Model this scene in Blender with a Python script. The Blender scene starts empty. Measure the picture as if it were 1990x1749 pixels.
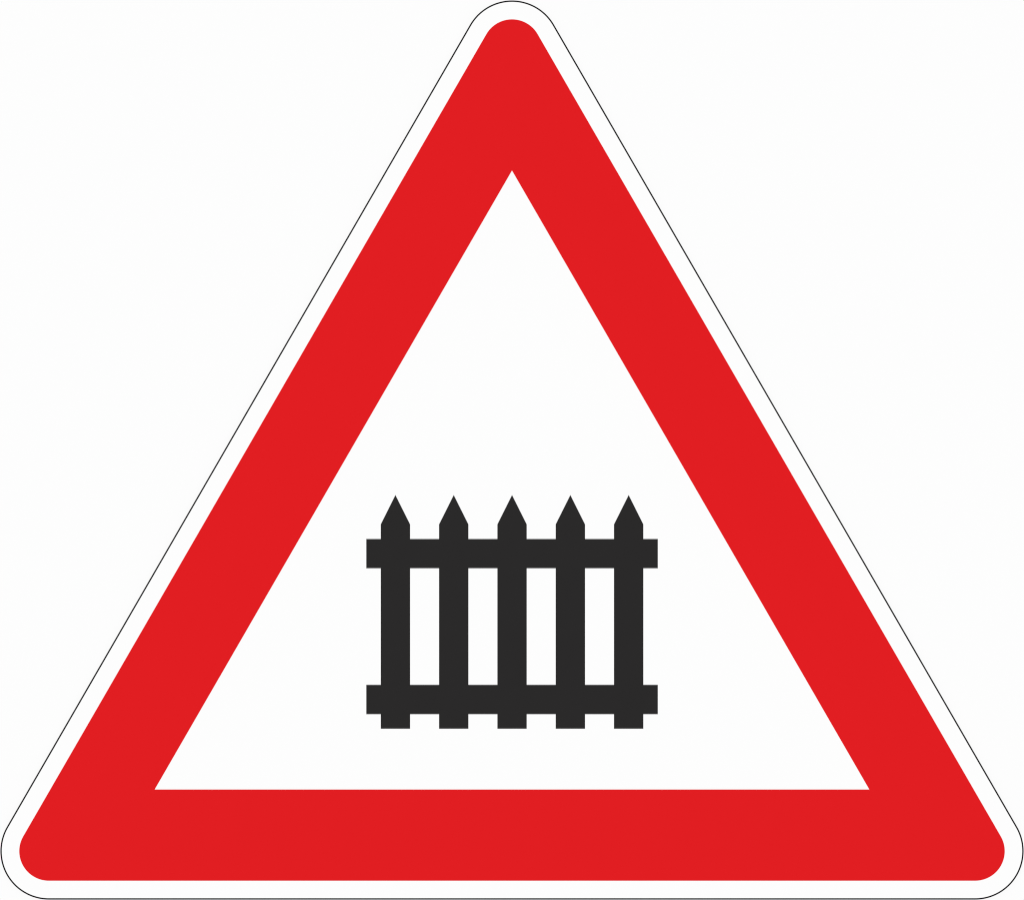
import bpy, bmesh, math
from mathutils import Vector

scene = bpy.context.scene
C = scene.collection
MM = 0.0005            # metres per drawing unit of the sign face (half a millimetre)
KZ = 0.9989            # sign is a hair flatter than an ideal equilateral triangle
BASE = 1748.1          # drawing unit of the lower rim


def srgb(v):
    v /= 255.0
    return v / 12.92 if v <= 0.04045 else ((v + 0.055) / 1.055) ** 2.4


E_LIGHT = 1.234        # irradiance / pi reaching the face (lamp + ambient)


def material(name, rgb, scale, amount, rough):
    """matt retroreflective film: base colour with a very faint grain and mottling"""
    m = bpy.data.materials.new(name)
    m.use_nodes = True
    nt = m.node_tree
    b = nt.nodes['Principled BSDF']
    b.inputs['Roughness'].default_value = rough
    b.inputs['Specular IOR Level'].default_value = 0.0
    col = [srgb(c) / E_LIGHT for c in rgb]
    tc = nt.nodes.new('ShaderNodeTexCoord')
    n = nt.nodes.new('ShaderNodeTexNoise')
    n.inputs['Scale'].default_value = scale
    n.inputs['Detail'].default_value = 4
    r = nt.nodes.new('ShaderNodeValToRGB')
    r.color_ramp.elements[0].position = 0.3
    r.color_ramp.elements[1].position = 0.7
    r.color_ramp.elements[0].color = (*[c * (1 - amount) for c in col], 1)
    r.color_ramp.elements[1].color = (*[c * (1 + amount) for c in col], 1)
    nt.links.new(tc.outputs['Object'], n.inputs['Vector'])
    nt.links.new(n.outputs['Fac'], r.inputs['Fac'])
    nt.links.new(r.outputs['Color'], b.inputs['Base Color'])
    return m


WHITE = material('white_film', (253.2, 253.2, 253.2), 40, 0.0006, 0.6)
RED = material('red_film', (225, 30, 34), 30, 0.003, 0.6)
BLACK = material('black_film', (43, 42, 42), 30, 0.015, 0.6)
RIM = material('dark_rim', (20, 20, 20), 30, 0.02, 0.7)
WALL = material('white_backdrop', (253.2, 253.2, 253.2), 12, 0.0006, 0.9)


def P(x, y, d):
    """point of the sign face: drawing units x, y; d metres in front of the backdrop"""
    return Vector(((x - 995.0) * MM, -d, (BASE - y) * MM * KZ))


def rounded_triangle(r, seg=48):
    """outline of a triangle with corner circles of radius r (shared centres)"""
    cs = [((995, 95.15), -150), ((1895, 1654), -30), ((95, 1654), 90)]
    pts = []
    for (cx, cy), a0 in cs:
        for k in range(seg + 1):
            a = math.radians(a0 + 120 * k / seg)
            pts.append((cx + r * math.cos(a), cy + r * math.sin(a)))
    return pts


def finish(name, bm, mat, parent):
    bmesh.ops.recalc_face_normals(bm, faces=bm.faces)
    me = bpy.data.meshes.new(name)
    bm.to_mesh(me)
    bm.free()
    me.materials.append(mat)
    o = bpy.data.objects.new(name, me)
    C.objects.link(o)
    o.parent = parent
    return o


def plate(name, pts, d0, d1, mat, parent):
    bm = bmesh.new()
    b = [bm.verts.new(P(x, y, d0)) for x, y in pts]
    f = [bm.verts.new(P(x, y, d1)) for x, y in pts]
    bm.faces.new(f)
    bm.faces.new(list(reversed(b)))
    n = len(pts)
    for i in range(n):
        j = (i + 1) % n
        bm.faces.new((b[i], b[j], f[j], f[i]))
    return finish(name, bm, mat, parent)


def ring(name, outer, inner, d0, d1, mat, parent):
    """frame between two outlines with the same number of points"""
    bm = bmesh.new()
    n = len(outer)
    ob = [bm.verts.new(P(x, y, d0)) for x, y in outer]
    of = [bm.verts.new(P(x, y, d1)) for x, y in outer]
    ib = [bm.verts.new(P(x, y, d0)) for x, y in inner]
    jf = [bm.verts.new(P(x, y, d1)) for x, y in inner]
    for i in range(n):
        j = (i + 1) % n
        for q in ((of[i], of[j], jf[j], jf[i]), (ob[i], ob[j], ib[j], ib[i]),
                  (ob[i], ob[j], of[j], of[i]), (ib[i], ib[j], jf[j], jf[i])):
            bm.faces.new(q)
    return finish(name, bm, mat, parent)


def window_ring(name, outer, tri, d0, d1, mat, parent):
    """plate with a sharp triangular opening"""
    bm = bmesh.new()
    fronts = []
    for d in (d0, d1):
        loops = []
        for pts in (outer, tri):
            vs = [bm.verts.new(P(x, y, d)) for x, y in pts]
            es = [bm.edges.new((vs[i], vs[(i + 1) % len(vs)])) for i in range(len(vs))]
            loops.append((vs, es))
        bmesh.ops.triangle_fill(bm, edges=loops[0][1] + loops[1][1], use_beauty=True)
        fronts.append(loops)
    for k in range(2):
        a, b = fronts[0][k][0], fronts[1][k][0]
        n = len(a)
        for i in range(n):
            j = (i + 1) % n
            bm.faces.new((a[i], a[j], b[j], b[i]))
    return finish(name, bm, mat, parent)


# ------------------------------------------------------------------ backdrop
bm = bmesh.new()
q = [bm.verts.new((x, 0.0004, z)) for x, z in ((-4, -3.5), (4, -3.5), (4, 4.5), (-4, 4.5))]
bm.faces.new(q)
me = bpy.data.meshes.new('background')
bm.to_mesh(me)
bm.free()
me.materials.append(WALL)
bg = bpy.data.objects.new('background', me)
C.objects.link(bg)
bg['kind'] = 'structure'
bg['label'] = 'plain white background behind the triangular warning sign'
bg['category'] = 'background'

# ------------------------------------------------------------------ the sign
sign = bpy.data.objects.new('warning_sign', None)
C.objects.link(sign)
sign.empty_display_size = 0.1
sign['label'] = 'white triangular warning sign with red border and black picket fence symbol'
sign['category'] = 'traffic sign'

R_IN, R_OUT = 91.55, 94.35
plate('sign_panel', rounded_triangle(R_IN), 0.0, 0.0020, WHITE, sign)
ring('edge_line', rounded_triangle(R_OUT), rounded_triangle(R_IN), 0.0, 0.0021, RIM, sign)

TRI = [(995, 331.5), (1689.3, 1534.2), (300.7, 1534.2)]
window_ring('red_border', rounded_triangle(57.6), TRI, 0.0020, 0.0022, RED, sign)
plate('white_field', TRI, 0.00205, 0.00215, WHITE, sign)

symbol = bpy.data.objects.new('fence_symbol', None)
C.objects.link(symbol)
symbol.parent = sign
U = 28.33                                   # half a picket width
for k in range(-2, 3):
    c = 995.1 + k * 4 * U
    H = U + 0.2
    pts = [(c - H, 1416.2), (c - H, 1019.0), (c, 961.9), (c + H, 1019.0), (c + H, 1416.2)]
    plate('picket', pts, 0.00215, 0.00230, BLACK, symbol)
for y0, y1 in ((1047.4, 1104.4), (1330.9, 1388.0)):
    x0, x1 = 995.1 - 10 * U, 995.1 + 10 * U
    plate('rail', [(x0, y0), (x1, y0), (x1, y1), (x0, y1)], 0.00215, 0.00240, BLACK, symbol)

# ------------------------------------------------------------------ light
w = bpy.data.worlds.new('World')
scene.world = w
w.use_nodes = True
w.node_tree.nodes['Background'].inputs['Color'].default_value = (1, 1, 1, 1)
w.node_tree.nodes['Background'].inputs['Strength'].default_value = 0.12

ld = bpy.data.lights.new('front_lamp', 'SUN')
ld.energy = math.pi * (E_LIGHT - 0.12)
ld.angle = math.radians(2)
lamp = bpy.data.objects.new('front_lamp', ld)
C.objects.link(lamp)
lamp.location = (0, -6, 0.45)
lamp.rotation_euler = (math.radians(90), 0, 0)      # square on to the face

# ------------------------------------------------------------------ camera
cd = bpy.data.cameras.new('Camera')
cam = bpy.data.objects.new('Camera', cd)
C.objects.link(cam)
DIST = 5.0
cam.location = (0, -0.0021 - DIST, (BASE - 874.5) * MM * KZ)
cam.rotation_euler = (math.radians(90), 0, 0)
cd.sensor_fit = 'HORIZONTAL'
cd.sensor_width = 36
cd.lens = 36 * DIST / (1990 * MM)
cd.clip_start = 0.1
cd.clip_end = 100
scene.camera = cam

scene.view_settings.view_transform = 'Standard'
scene.view_settings.look = 'None'
scene.view_settings.exposure = 0
scene.view_settings.gamma = 1
scene.cycles.pixel_filter_type = 'BLACKMAN_HARRIS'
scene.cycles.filter_width = 1.1
